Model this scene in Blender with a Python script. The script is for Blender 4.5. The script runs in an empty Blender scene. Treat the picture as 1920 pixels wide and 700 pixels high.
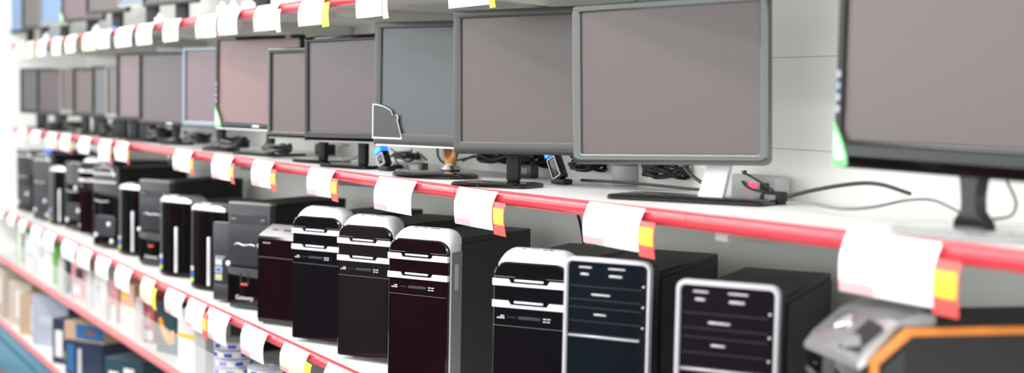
import bpy, bmesh, math, random
from mathutils import Vector, Matrix
random.seed(7)
S = bpy.context.scene
COL = S.collection
rad = math.radians

# ------------------------------------------------------------------ camera
F_PX, EYE, ROLL = 2500.0, 1.75, .020
VX, VY = -490 - 960, 163 - 350            # where the shelves run to, from the picture centre
_c, _s = math.cos(ROLL), math.sin(ROLL)
PITCH = math.atan((_s * VX - _c * VY) / F_PX)
HEAD = math.atan(-(_c * VX + _s * VY) * math.cos(PITCH) / F_PX)
FH = Vector((-math.cos(HEAD), math.sin(HEAD), 0))
RH = Vector((math.sin(HEAD), math.cos(HEAD), 0))
ZA = Vector((0, 0, 1))
FW = FH * math.cos(PITCH) - ZA * math.sin(PITCH)
UH = FH * math.sin(PITCH) + ZA * math.cos(PITCH)
RT = RH * _c + UH * _s
UP = UH * _c - RH * _s
CAM = Vector((0, 0, EYE))


def _ray(x, y):
    return FW + RT * ((x - 960) / F_PX) + UP * ((350 - y) / F_PX)


def at_y(x, y, Y):
    """point of the vertical plane at depth Y seen at photo point (x, y)"""
    d = _ray(x, y)
    return CAM + d * (Y / d.y)


def at_z(x, y, z):
    d = _ray(x, y)
    return CAM + d * ((z - EYE) / d.z)


cd = bpy.data.cameras.new('camera')
co = bpy.data.objects.new('camera', cd)
COL.objects.link(co)
M = Matrix.Identity(4)
for i in range(3):
    M[i][0], M[i][1], M[i][2], M[i][3] = RT[i], UP[i], -FW[i], CAM[i]
co.matrix_world = M
cd.sensor_width = 36
cd.lens = 36 * F_PX / 1920
cd.clip_start = 0.05
cd.dof.use_dof = True
cd.dof.focus_distance = 3.3
cd.dof.aperture_fstop = 1.9
S.camera = co

# ------------------------------------------------------------------ materials
MATS = {}


def mat(name, col, rough=0.5, metal=0.0, coat=0.0, spec=0.5, noise=0.0, nscale=60.0, bump=0.0, emit=None, alpha=None):
    if name in MATS:
        return MATS[name]
    m = bpy.data.materials.new(name)
    m.use_nodes = True
    nt = m.node_tree
    b = nt.nodes['Principled BSDF']
    b.inputs['Base Color'].default_value = (*col, 1)
    b.inputs['Roughness'].default_value = rough
    b.inputs['Metallic'].default_value = metal
    b.inputs['Specular IOR Level'].default_value = spec
    if coat:
        b.inputs['Coat Weight'].default_value = coat
        b.inputs['Coat Roughness'].default_value = 0.04
    if emit:
        b.inputs['Emission Color'].default_value = (*emit[0], 1)
        b.inputs['Emission Strength'].default_value = emit[1]
    if alpha is not None:
        b.inputs['Alpha'].default_value = alpha
    if noise or bump:
        tc = nt.nodes.new('ShaderNodeTexCoord')
        n = nt.nodes.new('ShaderNodeTexNoise')
        n.inputs['Scale'].default_value = nscale
        n.inputs['Detail'].default_value = 4
        nt.links.new(tc.outputs['Object'], n.inputs['Vector'])
        if noise:
            mx = nt.nodes.new('ShaderNodeMix')
            mx.data_type = 'RGBA'
            mx.inputs['A'].default_value = (*[c * (1 - noise) for c in col], 1)
            mx.inputs['B'].default_value = (*[min(1, c * (1 + noise)) for c in col], 1)
            nt.links.new(n.outputs['Fac'], mx.inputs['Factor'])
            nt.links.new(mx.outputs['Result'], b.inputs['Base Color'])
        if bump:
            bp = nt.nodes.new('ShaderNodeBump')
            bp.inputs['Strength'].default_value = bump
            bp.inputs['Distance'].default_value = 0.002
            nt.links.new(n.outputs['Fac'], bp.inputs['Height'])
            nt.links.new(bp.outputs['Normal'], b.inputs['Normal'])
    MATS[name] = m
    return m


mat('shelf_white', (.86, .86, .84), .38, noise=.02, nscale=8)
mat('shelf_under', (.74, .75, .68), .5)
mat('panel', (.86, .87, .83), .5, noise=.03, nscale=3)
mat('wall_white', (.93, .95, .93), .6, noise=.02, nscale=4)
mat('floor_tile', (.24, .18, .20), .4, noise=.05, nscale=2)
mat('rail_red', (.74, .055, .075), .24, coat=.2)
mat('rail_pink', (.80, .11, .12), .28, coat=.2)
mat('plinth_blue', (.09, .33, .47), .4, noise=.05, nscale=5)
mat('plinth_shade', (.02, .08, .13), .5)  # shadow line of the recessed kick, put into a darker blue
mat('card_white', (.93, .93, .94), .5)
mat('card_yellow', (.95, .88, .55), .5)
mat('print_pink', (.86, .42, .44), .5)
mat('print_grey', (.72, .72, .75), .5)
mat('flap_red', (.82, .10, .09), .45)
mat('flap_orange', (.98, .62, .05), .45)
mat('flap_lime', (.90, .88, .05), .45)
mat('flap_pale', (.95, .80, .70), .45)
mat('gloss_black', (.003, .003, .0035), .05, coat=.1, spec=.38)
mat('gloss_wine', (.0055, .0028, .0038), .05, coat=.15, spec=.42)
mat('black', (.007, .007, .007), .38, spec=.45, noise=.1, nscale=300)
mat('soft_black', (.011, .011, .012), .55, spec=.35)
mat('charcoal', (.030, .032, .038), .38)
mat('grey_plastic', (.062, .061, .058), .38)
mat('base_grey', (.36, .36, .37), .15, coat=.3)
mat('mid_grey', (.22, .22, .21), .42)
mat('silver', (.62, .62, .64), .28, metal=.55)
mat('white_silver', (.82, .82, .86), .25, metal=.15, coat=.3)
mat('steel_side', (.26, .27, .28), .32, metal=.5)
mat('steel_top', (.40, .41, .42), .18, metal=.7)
mat('chrome', (.75, .77, .78), .12, metal=.95)
mat('bezel_silver', (.10, .105, .105), .12, metal=.6)
mat('bezel_blue', (.20, .25, .29), .2, metal=.5)
mat('amber', (.50, .25, .10), .06, metal=.65)
mat('screen_grey', (.080, .058, .057), .30, spec=.7)  # screen base colours carry the pinkish and grey tones reflected from the surroundings
mat('screen_slate', (.054, .058, .066), .30, spec=.7)
mat('screen_plum', (.060, .036, .046), .30, spec=.7)
mat('screen_rose', (.170, .084, .083), .30, spec=.7)
mat('screen_brown', (.075, .045, .041), .30, spec=.7)
mat('screen_mauve', (.122, .072, .088), .30, spec=.7)
mat('screen_blue_reflect', (.16, .25, .42), .40, spec=.6)  # blue reflection on the glass painted into the base colour
mat('green_sticker', (.16, .55, .20), .4)
mat('white_sticker', (.72, .84, .68), .4)
mat('blue_sticker', (.05, .14, .45), .4)
mat('lime_sticker', (.45, .62, .10), .4)
mat('icon_pale', (.30, .32, .36), .4)
mat('icon_blue', (.18, .26, .38), .4)
mat('pale_sticker', (.55, .57, .60), .4)
mat('sticker_dark', (.055, .055, .055), .5)
mat('outline_white', (.93, .93, .93), .4)
mat('lcd_blue', (.02, .12, .7), .3, emit=((.02, .18, 1.0), 1.2))
mat('lcd_cyan', (.05, .45, .9), .3, emit=((.05, .5, 1.0), 1.2))
mat('led_red', (.8, .02, .05), .3, emit=((1.0, .03, .07), 3.0))
mat('led_blue', (.05, .1, .9), .3, emit=((.03, .10, 1.0), 3.0))
mat('orange', (.60, .19, .02), .35)
mat('navy', (.005, .006, .009), .08, coat=.2)
mat('rim_silver', (.58, .58, .62), .28, metal=.2)
mat('cable', (.008, .010, .009), .45)
mat('cable_grey', (.20, .20, .19), .5)
mat('cardboard', (.50, .36, .24), .7, noise=.08, nscale=30)
mat('pale_cardboard', (.58, .50, .42), .7, noise=.06, nscale=30)
mat('box_bluegrey', (.42, .46, .55), .45, noise=.05, nscale=10)
mat('box_navy', (.020, .035, .07), .4, noise=.1, nscale=10)
mat('box_blue', (.03, .15, .35), .4)
mat('box_teal', (.02, .075, .09), .4, noise=.1, nscale=10)
mat('box_white', (.80, .80, .80), .5)
mat('box_grey', (.50, .51, .51), .5)
mat('box_red', (.42, .10, .10), .45)
mat('box_rose', (.62, .30, .30), .45)
mat('box_green', (.14, .45, .05), .4)
mat('box_peach', (.80, .48, .34), .45)
mat('box_cream', (.86, .84, .70), .5)
mat('flame', (.92, .33, .03), .4)
mat('print_blue', (.04, .08, .60), .4)
mat('disc_grey', (.42, .47, .49), .25, coat=.5)
mat('maroon', (.15, .014, .025), .6)
mat('dim_grey', (.30, .30, .31), .6)
mat('dim_dark', (.02, .018, .024), .6)
mat('dim_plum', (.06, .045, .055), .6)
mat('dim_teal', (.02, .09, .12), .6)
mat('ceiling_white', (.8, .8, .8), .7)


def clear_mat(name, col, fac):
    m = bpy.data.materials.new(name)
    m.use_nodes = True
    nt = m.node_tree
    nt.nodes.clear()
    o = nt.nodes.new('ShaderNodeOutputMaterial')
    mx = nt.nodes.new('ShaderNodeMixShader')
    t = nt.nodes.new('ShaderNodeBsdfTransparent')
    p = nt.nodes.new('ShaderNodeBsdfPrincipled')
    p.inputs['Base Color'].default_value = (*col, 1)
    p.inputs['Roughness'].default_value = .12
    mx.inputs[0].default_value = fac
    nt.links.new(t.outputs[0], mx.inputs[1])
    nt.links.new(p.outputs[0], mx.inputs[2])
    nt.links.new(mx.outputs[0], o.inputs[0])
    MATS[name] = m


clear_mat('acrylic', (.88, .90, .90), .20)
clear_mat('clear_bag', (.88, .90, .90), .55)
clear_mat('clear_sheet', (.60, .62, .66), .55)


# ------------------------------------------------------------------ mesh helpers
def rrect(x0, x1, z0, z1, r, n=5):
    """rounded rectangle outline, counter-clockwise; r one radius or (bl, br, tr, tl)"""
    if not isinstance(r, tuple):
        r = (r,) * 4
    out = []
    for (cx, cz, a0, q) in ((x0, z0, 180, r[0]), (x1, z0, 270, r[1]), (x1, z1, 0, r[2]), (x0, z1, 90, r[3])):
        q = max(q, 1e-4)
        px = cx + q if cx == x0 else cx - q
        pz = cz + q if cz == z0 else cz - q
        for k in range(n + 1):
            a = rad(a0 + 90 * k / n)
            out.append((px + q * math.cos(a), pz + q * math.sin(a)))
    return out


class MB:
    def __init__(s):
        s.b = bmesh.new()

    def box(s, x0, x1, y0, y1, z0, z1, r=0.0, seg=2):
        v = [s.b.verts.new(p) for p in ((x0, y0, z0), (x1, y0, z0), (x1, y1, z0), (x0, y1, z0),
                                        (x0, y0, z1), (x1, y0, z1), (x1, y1, z1), (x0, y1, z1))]
        fs = [s.b.faces.new([v[i] for i in f]) for f in ((0, 3, 2, 1), (4, 5, 6, 7), (0, 1, 5, 4), (1, 2, 6, 5), (2, 3, 7, 6), (3, 0, 4, 7))]
        if r:
            es = list({e for f in fs for e in f.edges})
            bmesh.ops.bevel(s.b, geom=es, offset=r, segments=seg, affect='EDGES', profile=.5)
        return s

    def loft(s, rings, cap=True, closed=True):
        vs = [[s.b.verts.new(p) for p in r] for r in rings]
        n = len(vs[0])
        for a, b in zip(vs, vs[1:]):
            for i in range(n if closed else n - 1):
                j = (i + 1) % n
                try:
                    s.b.faces.new((a[i], a[j], b[j], b[i]))
                except ValueError:
                    pass
        if cap:
            s.b.faces.new(list(reversed(vs[0])))
            s.b.faces.new(vs[-1])
        return s

    def prism(s, outline, y0, y1, r=0.0):
        """(x, z) outline extruded along y; r chamfers the front edge"""
        if r:
            cx = sum(p[0] for p in outline) / len(outline)
            cz = sum(p[1] for p in outline) / len(outline)
            ex = max(abs(p[0] - cx) for p in outline)
            ez = max(abs(p[1] - cz) for p in outline)
            kx, kz = 1 - r / ex, 1 - r / ez
            small = [(cx + (x - cx) * kx, y0, cz + (z - cz) * kz) for x, z in outline]
            return s.loft([small, [(x, y0 + r, z) for x, z in outline], [(x, y1, z) for x, z in outline]])
        return s.loft([[(x, y0, z) for x, z in outline], [(x, y1, z) for x, z in outline]])

    def prism_x(s, outline, x0, x1):
        """(y, z) outline extruded along x"""
        return s.loft([[(x0, y, z) for y, z in outline], [(x1, y, z) for y, z in outline]])

    def prism_z(s, outline, z0, z1, r=0.0):
        if r:
            cx = sum(p[0] for p in outline) / len(outline)
            cy = sum(p[1] for p in outline) / len(outline)
            ex = max(abs(p[0] - cx) for p in outline)
            ey = max(abs(p[1] - cy) for p in outline)
            top = [(cx + (x - cx) * (1 - r / ex), cy + (y - cy) * (1 - r / ey), z1) for x, y in outline]
            return s.loft([[(x, y, z0) for x, y in outline], [(x, y, z1 - r) for x, y in outline], top])
        return s.loft([[(x, y, z0) for x, y in outline], [(x, y, z1) for x, y in outline]])

    def frame(s, outer, inner, y0, y1, r=0.003):
        """ring between two outlines of the same count, front at y0"""
        n = len(outer)
        mid = [((a[0] * .6 + b[0] * .4), (a[1] * .6 + b[1] * .4)) for a, b in zip(outer, inner)]
        rings = [[(x, y1, z) for x, z in outer], [(x, y0 + r, z) for x, z in outer],
                 [(a[0] + (m[0] - a[0]) * .5, y0, a[1] + (m[1] - a[1]) * .5) for a, m in zip(outer, mid)],
                 [(b[0] + (m[0] - b[0]) * .3, y0, b[1] + (m[1] - b[1]) * .3) for b, m in zip(inner, mid)],
                 [(x, y0 + r, z) for x, z in inner], [(x, y1, z) for x, z in inner]]
        vs = [[s.b.verts.new(p) for p in q] for q in rings]
        vs.append(vs[0])
        for a, b in zip(vs, vs[1:]):
            for i in range(n):
                j = (i + 1) % n
                s.b.faces.new((a[i], a[j], b[j], b[i]))
        return s

    def lathe(s, prof, cx=0, cy=0, n=32, sx=1, sy=1):
        rings = [[(cx + sx * max(q, 1e-4) * math.cos(2 * math.pi * k / n), cy + sy * max(q, 1e-4) * math.sin(2 * math.pi * k / n), z) for k in range(n)] for q, z in prof]
        return s.loft(rings)

    def tube(s, pts, r, n=8, sub=6):
        P = [Vector(p) for p in pts]
        if sub > 1 and len(P) > 2:
            Q = []
            E = [P[0] * 2 - P[1]] + P + [P[-1] * 2 - P[-2]]
            for i in range(1, len(E) - 2):
                a, b, c, d = E[i - 1], E[i], E[i + 1], E[i + 2]
                for k in range(sub):
                    t = k / sub
                    Q.append(.5 * ((2 * b) + (c - a) * t + (2 * a - 5 * b + 4 * c - d) * t * t + (3 * b - a - 3 * c + d) * t ** 3))
            Q.append(P[-1])
            P = Q
        rings = []
        up = Vector((0, 0, 1))
        for i, p in enumerate(P):
            t = (P[min(i + 1, len(P) - 1)] - P[max(i - 1, 0)])
            t = t.normalized() if t.length > 1e-9 else Vector((1, 0, 0))
            a = t.cross(up)
            if a.length < .15:
                a = t.cross(Vector((0, 1, 0)))
            a.normalize()
            c = a.cross(t)
            rings.append([p + r * (math.cos(2 * math.pi * k / n) * a + math.sin(2 * math.pi * k / n) * c) for k in range(n)])
        return s.loft(rings)

    def move(s, mtx):
        bmesh.ops.transform(s.b, matrix=mtx, verts=s.b.verts)
        return s

    def build(s, name, material, parent=None, angle=38):
        bmesh.ops.recalc_face_normals(s.b, faces=s.b.faces)
        me = bpy.data.meshes.new(name)
        s.b.to_mesh(me)
        s.b.free()
        for p in me.polygons:
            p.use_smooth = True
        me.set_sharp_from_angle(angle=rad(angle))
        o = bpy.data.objects.new(name, me)
        me.materials.append(MATS[material])
        COL.objects.link(o)
        o.parent = parent
        return o


def tag(o, label=None, cat=None, group=None, kind=None):
    if label:
        o['label'] = label
    if cat:
        o['category'] = cat
    if group:
        o['group'] = group
    if kind:
        o['kind'] = kind
    return o


def thing(name, label, cat, loc=(0, 0, 0), rz=0.0, group=None):
    o = bpy.data.objects.new(name, None)
    COL.objects.link(o)
    o.empty_display_size = .05
    o.location = loc
    o.rotation_euler = (0, 0, rad(rz))
    return tag(o, label, cat, group)


def dup(root, loc, rz, label, group=None):
    r = root.copy()
    COL.objects.link(r)
    r.location = loc
    r.rotation_euler = (0, 0, rad(rz))
    r['label'] = label
    if group:
        r['group'] = group
    for ch in list(root.children):
        c = ch.copy()
        COL.objects.link(c)
        c.parent = r
        for g in list(ch.children):
            d = g.copy()
            COL.objects.link(d)
            d.parent = c
    return r


def lettering(name, text, size, material, parent, loc, width=None):
    """text standing in the local xz plane, facing -y, as a mesh"""
    cu = bpy.data.curves.new(name, 'FONT')
    cu.body = text
    cu.size = size
    cu.extrude = .0003
    cu.align_x = 'CENTER'
    t = bpy.data.objects.new(name, cu)
    COL.objects.link(t)
    dg = bpy.context.evaluated_depsgraph_get()
    me = bpy.data.meshes.new_from_object(t.evaluated_get(dg))
    bpy.data.objects.remove(t)
    bpy.data.curves.remove(cu)
    k = 1.0
    if width:
        xs = [v.co.x for v in me.vertices]
        k = width / (max(xs) - min(xs))
    me.transform(Matrix.Translation(Vector(loc)) @ Matrix.Rotation(rad(90), 4, 'X') @ Matrix.Diagonal((k, k, 1, 1)))
    me.materials.clear()
    me.materials.append(MATS[material])
    o = bpy.data.objects.new(name, me)
    COL.objects.link(o)
    o.parent = parent
    return o


# ------------------------------------------------------------------ the setting
X_FAR, X_NEAR = -8.86, 0.3
BAY, X_JOINT = .908, -1.936
Y_BACK = 1.98
Y_TOP = Y_MID = 1.49          # front of the two upper shelves
Y_LOW = 1.375                 # front of the deeper lower shelves
Z_TOP, Z_LOW, Z_SEC, Z_BOT = 2.045, 1.034, .730, .335
X_BEND = X_JOINT - BAY          # here the monitor shelf passes from the far boards to the nearer, slightly tilted one
SLOPE_FAR, SLOPE_NEAR = .0021, .0115
Z_BEND = 1.5415


def z_mid(X):
    return Z_BEND + (X - X_BEND) * (SLOPE_FAR if X < X_BEND else SLOPE_NEAR)


tag(MB().box(-13, 4, -4.2, 2.4, -.05, 0).build('floor', 'floor_tile'), kind='structure')
tag(MB().box(-13, 4, -4.2, 2.4, 3.5, 3.55).build('ceiling', 'ceiling_white'), kind='structure')
w = MB()
# back panels with the joints between them
zs = [0.0, .33, .70, 1.01, 1.30, 1.53, 1.66, 1.86, 2.03, 2.32, 2.62, 3.5]
xs = [-9.06] + [X_JOINT - BAY * k for k in range(7, -1, -1)] + [X_JOINT + BAY, X_JOINT + 2 * BAY, 4.0]
for za, zb in zip(zs, zs[1:]):
    for xa, xb in zip(xs, xs[1:]):
        w.box(xa + .0004, xb - .0004, Y_BACK, Y_BACK + .03, za + .0004, zb - .0004, .0006, 1)
w.box(-9.06, 4, Y_BACK + .03, Y_BACK + .06, 0, 3.5)
tag(w.build('wall_back', 'panel'), kind='structure')
tag(MB().box(-9.21, -9.06, -.6, 2.2, 0, 3.5).build('wall_left', 'wall_white'), kind='structure')
# the other side of the aisle (seen only as reflections): dark wall with banners and posts
wf = MB().box(-13, 4, -1.25, -1.0, 0, 1.24)
tag(wf.build('wall_front', 'dim_dark'), kind='structure')
k = 0
x = -11.0
for wd, mm, z0, z1 in [(.5, 'dim_grey', 0, 3), (.9, 'maroon', 0, 1.5), (.5, 'dim_teal', .9, 2.2), (.22, 'dim_grey', 0, 3.2), (.9, 'maroon', 0, 1.7),
                       (.4, 'dim_grey', 0, 2.6), (.8, 'dim_teal', .5, 2.0), (.25, 'dim_grey', 0, 3.3), (1.0, 'maroon', 0, 1.35), (.5, 'dim_dark', 0, 2.4),
                       (.22, 'dim_grey', 0, 3.2), (.7, 'maroon', 0, 1.3), (.5, 'dim_teal', 1.0, 2.1), (.25, 'dim_grey', 0, 3.2), (.8, 'maroon', 0, 1.6),
                       (.4, 'dim_grey', 0, 2.5), (.7, 'dim_teal', 0, 1.4), (.25, 'dim_grey', 0, 3.2), (.9, 'maroon', 0, 1.5)]:
    k += 1
    tag(MB().box(x, x + wd * .92, -1.0, -.95, min(z0, .5), min(z1, 1.22)).build('trim_%d' % k, mm), kind='structure')
    x += wd
pl = MB().box(-9.05, X_NEAR, 1.412, 1.44, .205, .297)
pl = tag(pl.build('trim_30', 'plinth_blue'), kind='structure')
pl2 = tag(MB().box(-9.05, X_NEAR, 1.435, 1.46, .175, .205).build('trim_31', 'plinth_shade'), kind='structure')
pl3 = tag(MB().box(-9.05, X_NEAR, 1.42, 1.45, 0, .175).build('trim_32', 'plinth_blue'), kind='structure')


def rail_profile(Y, zt, h=.031):
    o = [(Y + .016, zt), (Y + .008, zt)]
    for k in range(9):
        a = rad(80 - 160 * k / 8)
        o.append((Y + .010 - .010 * math.cos(a), zt - h / 2 + h * .47 * math.sin(a)))
    o += [(Y + .008, zt - h), (Y + .016, zt - h)]
    return o


def make_shelf(name, label, Y, ztop, x0, depth_to, railmat='rail_red', thick=.028, x1=None):
    x1 = X_NEAR if x1 is None else x1
    t = thing(name, label, 'shelf', (0, 0, 0))
    lift = ztop
    b = MB().box(x0, x1, Y + .016, depth_to, -thick, 0, .003, 1)
    b.build('shelf_board', 'shelf_white', t)
    # folded steel lip behind the price rail
    xa = X_JOINT - BAY * 9
    while xa < x1 - .01:
        a, c = max(xa, x0), min(xa + BAY, x1)
        if c - a > .05:
            MB().prism_x(rail_profile(Y, .004), a + .001, c - .001).build('price_rail', railmat, t)
        xa += BAY
    br = X_JOINT - BAY * 8 + .03
    while br < x1 - .04:
        if br > x0 + .05:
            MB().prism_x([(Y + .06, -thick - .0005), (depth_to - .005, -thick - .0005), (depth_to - .005, -thick - .045), (depth_to - .05, -thick - .045), (Y + .06, -thick - .02)],
                         br - .018, br + .018).build('shelf_bracket', 'shelf_under', t)
        br += BAY
    t.location = (0, 0, lift)
    return t


make_shelf('display_shelf', 'topmost white shelf, seen from below, with red price rail', Y_TOP, Z_TOP, X_FAR, Y_BACK - .002)
m1 = make_shelf('display_shelf', 'white shelf under the farther monitors, up to the oval monitor base', Y_MID, 0, X_FAR, Y_BACK - .002, x1=X_BEND - .0006)
m1.rotation_euler = (0, -math.atan(SLOPE_FAR), 0)
m1.location = (0, 0, Z_BEND - X_BEND * SLOPE_FAR)
m2 = make_shelf('display_shelf', 'white shelf under the nearest large monitors, starting near the oval base', Y_MID, 0, X_BEND + .0006, Y_BACK - .002)
m2.rotation_euler = (0, -math.atan(SLOPE_NEAR), 0)
m2.location = (0, 0, Z_BEND - X_BEND * SLOPE_NEAR)
make_shelf('display_shelf', 'white shelf holding the row of black computer towers', Y_LOW, Z_LOW, -9.05, Y_BACK - .002)
make_shelf('display_shelf', 'white shelf with small packs and disc tubs behind clear guards', Y_LOW, Z_SEC, -9.05, Y_BACK - .002, 'rail_pink')
make_shelf('display_shelf', 'lowest white shelf just above the blue plinth, holding cartons', Y_LOW, Z_BOT, -9.05, Y_BACK - .002, 'rail_pink')


# ------------------------------------------------------------------ monitors
def put_on(o, X, Y, z):
    o.location = (X, Y, z)


def make_monitor(label, xl, yt, yb, Yl, rz, W, shelf='mid', screen='screen_grey', bezel='black', side=.020, top=.018, chin=.030, depth=.045,
                 rad_=.006, roll=0.0, base='plate', neck='soft_black', base_mat='gloss_black', base_w=.24, base_d=.17, neck_x=0.0,
                 sticker=None, badge=False, edge=None, H=None, base_y=.06, cat_group=None, xr=None, neck_w=.018):
    """monitor whose front lower left corner is seen at (xl, yb) on the plane Yl; local x right along the front, y into the shelf"""
    P = at_y(xl, yb, Yl)
    if H is None:
        H = at_y(xl, yt, Yl).z - P.z
    if xr:
        d = _ray(xr, (max(yt, 0) + yb) / 2)
        cc, ss = math.cos(rad(rz)), math.sin(rad(rz))
        W = (P.x * d.y - P.y * d.x) / (ss * d.x - cc * d.y)
    zsh = z_mid(P.x) if shelf == 'mid' else Z_TOP + .0008
    c, s = math.cos(rad(rz)), math.sin(rad(rz))
    loc = Vector((P.x + c * W / 2, P.y + s * W / 2, zsh))
    if shelf == 'mid':
        loc.z = z_mid(loc.x) + .0018
    gap = P.z - loc.z
    t = thing('computer_monitor', label, 'monitor', loc, rz, cat_group)
    if shelf == 'mid' and loc.x > X_BEND:
        t.rotation_euler.y = -math.atan(SLOPE_NEAR)      # stands on the tilted board
    x0, x1, z0, z1 = -W / 2, W / 2, gap, gap + H
    R = Matrix.Translation((0, 0, gap)) @ Matrix.Rotation(rad(-roll), 4, 'Y') @ Matrix.Translation((0, 0, -gap))
    outer = rrect(x0, x1, z0, z1, rad_)
    inner = rrect(x0 + side, x1 - side, z0 + chin, z1 - top, max(.0015, rad_ * .25))
    bz = MB().frame(outer, inner, 0, depth * .45).move(R).build('bezel', bezel, t)
    MB().prism(rrect(x0 + side - .001, x1 - side + .001, z0 + chin - .001, z1 - top + .001, .001), .0075, .014).move(R).build('screen', screen, t)
    # rounded rear shell
    rings = []
    for kx, kz, y in ((.985, .98, depth * .3), (.97, .96, depth * .75), (.80, .75, depth * 1.0), (.55, .5, depth * 1.12)):
        cz = (z0 + z1) / 2
        rings.append([(a * kx, y, cz + (b - cz) * kz) for a, b in outer])
    MB().loft(rings).move(R).build('rear_shell', 'soft_black', t)
    if edge:
        MB().box(x0 + .012, x1 - .012, -.0015, .008, z0 - .003, z0 + .0025, .001, 1).move(R).build('lower_trim', edge, t)
    if badge:
        MB().box(-.022, .022, -.0012, .002, z0 + chin * .35, z0 + chin * .65, .0005, 1).move(R).build('badge', 'silver', t)
    if base == 'round':
        MB().lathe([(.001, 0), (1, 0), (1, .006), (.93, .011), (.80, .0135), (.2, .016), (.001, .017)], neck_x, base_y, 48, base_w / 2, base_d / 2).build('base', base_mat, t)
        ny = max(base_y, depth)
        MB().lathe([(.026, .012), (.030, .018), (.022, .030)], neck_x, ny, 24).build('collar', 'charcoal' if base_mat == 'soft_black' else 'chrome', t)
        nk = MB().lathe([(.017, .022), (.019, .04), (.024, .06), (.026, gap + .02)], neck_x, ny, 24, 1, .7)
        nk.build('neck', neck, t)
    elif base == 'leg':
        MB().prism_z(rrect(neck_x - base_w * .60, neck_x + base_w * .40, base_y - base_d / 2, base_y + base_d / 2, .02), 0, .009, .003).build('base', base_mat, t)
        zt = gap + .05
        MB().loft([[(neck_x - .030 + dx * .056, base_y + .0 + dy * .016, .009) for dx, dy in ((0, 0), (1, 0), (1, 1), (0, 1))],
                   [(neck_x - .002 + dx * .050, base_y + .012 + dy * .016, zt) for dx, dy in ((0, 0), (1, 0), (1, 1), (0, 1))]]).build('leg', neck, t)
        MB().box(neck_x - .05, neck_x + .07, depth * .9, base_y + .035, zt - .02, zt + .05, .006).build('hinge', 'soft_black', t)
    elif base == 'waist':
        MB().lathe([(.001, 0), (1, 0), (1, .004), (.95, .007), (.25, .010), (.001, .012)], neck_x, base_y, 48, base_w / 2, base_d / 2).build('base', base_mat, t)
        zt = gap + .03
        rr = []
        for q in range(9):
            f = q / 8
            wd = .015 + .020 * (2 * f - .75) ** 2 * .6 + (.012 if f < .15 else 0)
            cx = neck_x - .004 * math.sin(f * 3.1)
            rr.append([(cx - wd, base_y - .010, .008 + f * (zt - .008)), (cx + wd, base_y - .010, .008 + f * (zt - .008)),
                       (cx + wd, base_y + .014, .008 + f * (zt - .008)), (cx - wd, base_y + .014, .008 + f * (zt - .008))])
        MB().loft(rr).build('neck', neck, t)
    else:
        MB().prism_z(rrect(neck_x - base_w / 2, neck_x + base_w / 2, base_y - base_d / 2, base_y + base_d / 2, .025), 0, .010, .004).build('base', base_mat, t)
        ny = max(base_y, depth * .95)
        if ny > base_y + .04:
            MB().box(neck_x - .028, neck_x + .028, base_y + base_d / 2 - .01, ny + .016, .0, .009, .003).build('base_tongue', base_mat, t)
        MB().box(neck_x - neck_w, neck_x + neck_w, ny - .004, ny + .016, .0085, gap + .09, .006).build('neck', neck, t)
    if base in ('round', 'waist', 'plate') and base_y - .02 > depth:
        MB().box(neck_x - .03, neck_x + .03, depth * .9, base_y + .012, gap + .012, gap + .06, .004).build('hinge', 'soft_black', t)
    if sticker == 'leaf':
        k = W / .52
        pts = [(0, .004), (.004, 0), (.036, .001), (.040, .006), (.038, .020), (.028, .040), (.014, .062), (.003, .078), (0, .078)]
        st = MB().prism([(x0 + .001 + a * k, z0 + .001 + b * k) for a, b in pts], -.0018, .001).move(R).build('corner_sticker', 'green_sticker', t)
        st['label'] = 'green and white corner sticker'
        pts = [(.006, .016), (.010, .012), (.030, .012), (.032, .018), (.020, .042), (.007, .062), (.004, .062)]
        MB().prism([(x0 + .001 + a * k, z0 + .001 + b * k) for a, b in pts], -.0024, -.0016).move(R).build('sticker_print', 'white_sticker', st)
        for i, mm in enumerate(('icon_pale', 'icon_pale', 'icon_blue', 'icon_pale')):
            zc = z0 + (.094 + .020 * i) * k
            MB().prism(rrect(x0 + .003, x0 + min(side, .018) - .002, zc, zc + .013, .003, 3), -.0012, .001).move(R).build('icon', mm, t)
    elif sticker == 'outline':
        pts = [(0, 0)]
        pts = [(.0, .0), (.093, .0), (.093, .006), (.080, .048), (.079, .053), (.081, .060), (.080, .066), (.075, .069), (.064, .068)]
        for a in (56, 62, 68, 74, 80, 86, 90):
            pts.append((.103 * math.cos(rad(a)) + .008 * (a < 70) * 0 + 0, .098 * math.sin(rad(a))))
        pts[-1] = (0, .098)
        op = [(x0 - .001 + a * 1.18, z0 + .018 + b) for a, b in pts]
        cx = sum(p[0] for p in op) / len(op)
        cz = sum(p[1] for p in op) / len(op)
        st = MB().prism(op, -.0020, .0005).move(R).build('corner_sticker', 'outline_white', t)
        st['label'] = 'dark sticker with a white outline'
        ip = [(cx + (a - cx) * .945, cz + (b - cz) * .935) for a, b in op]
        MB().prism(ip, -.0028, -.0018).move(R).build('sticker_print', 'sticker_dark', st)
    return t


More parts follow.
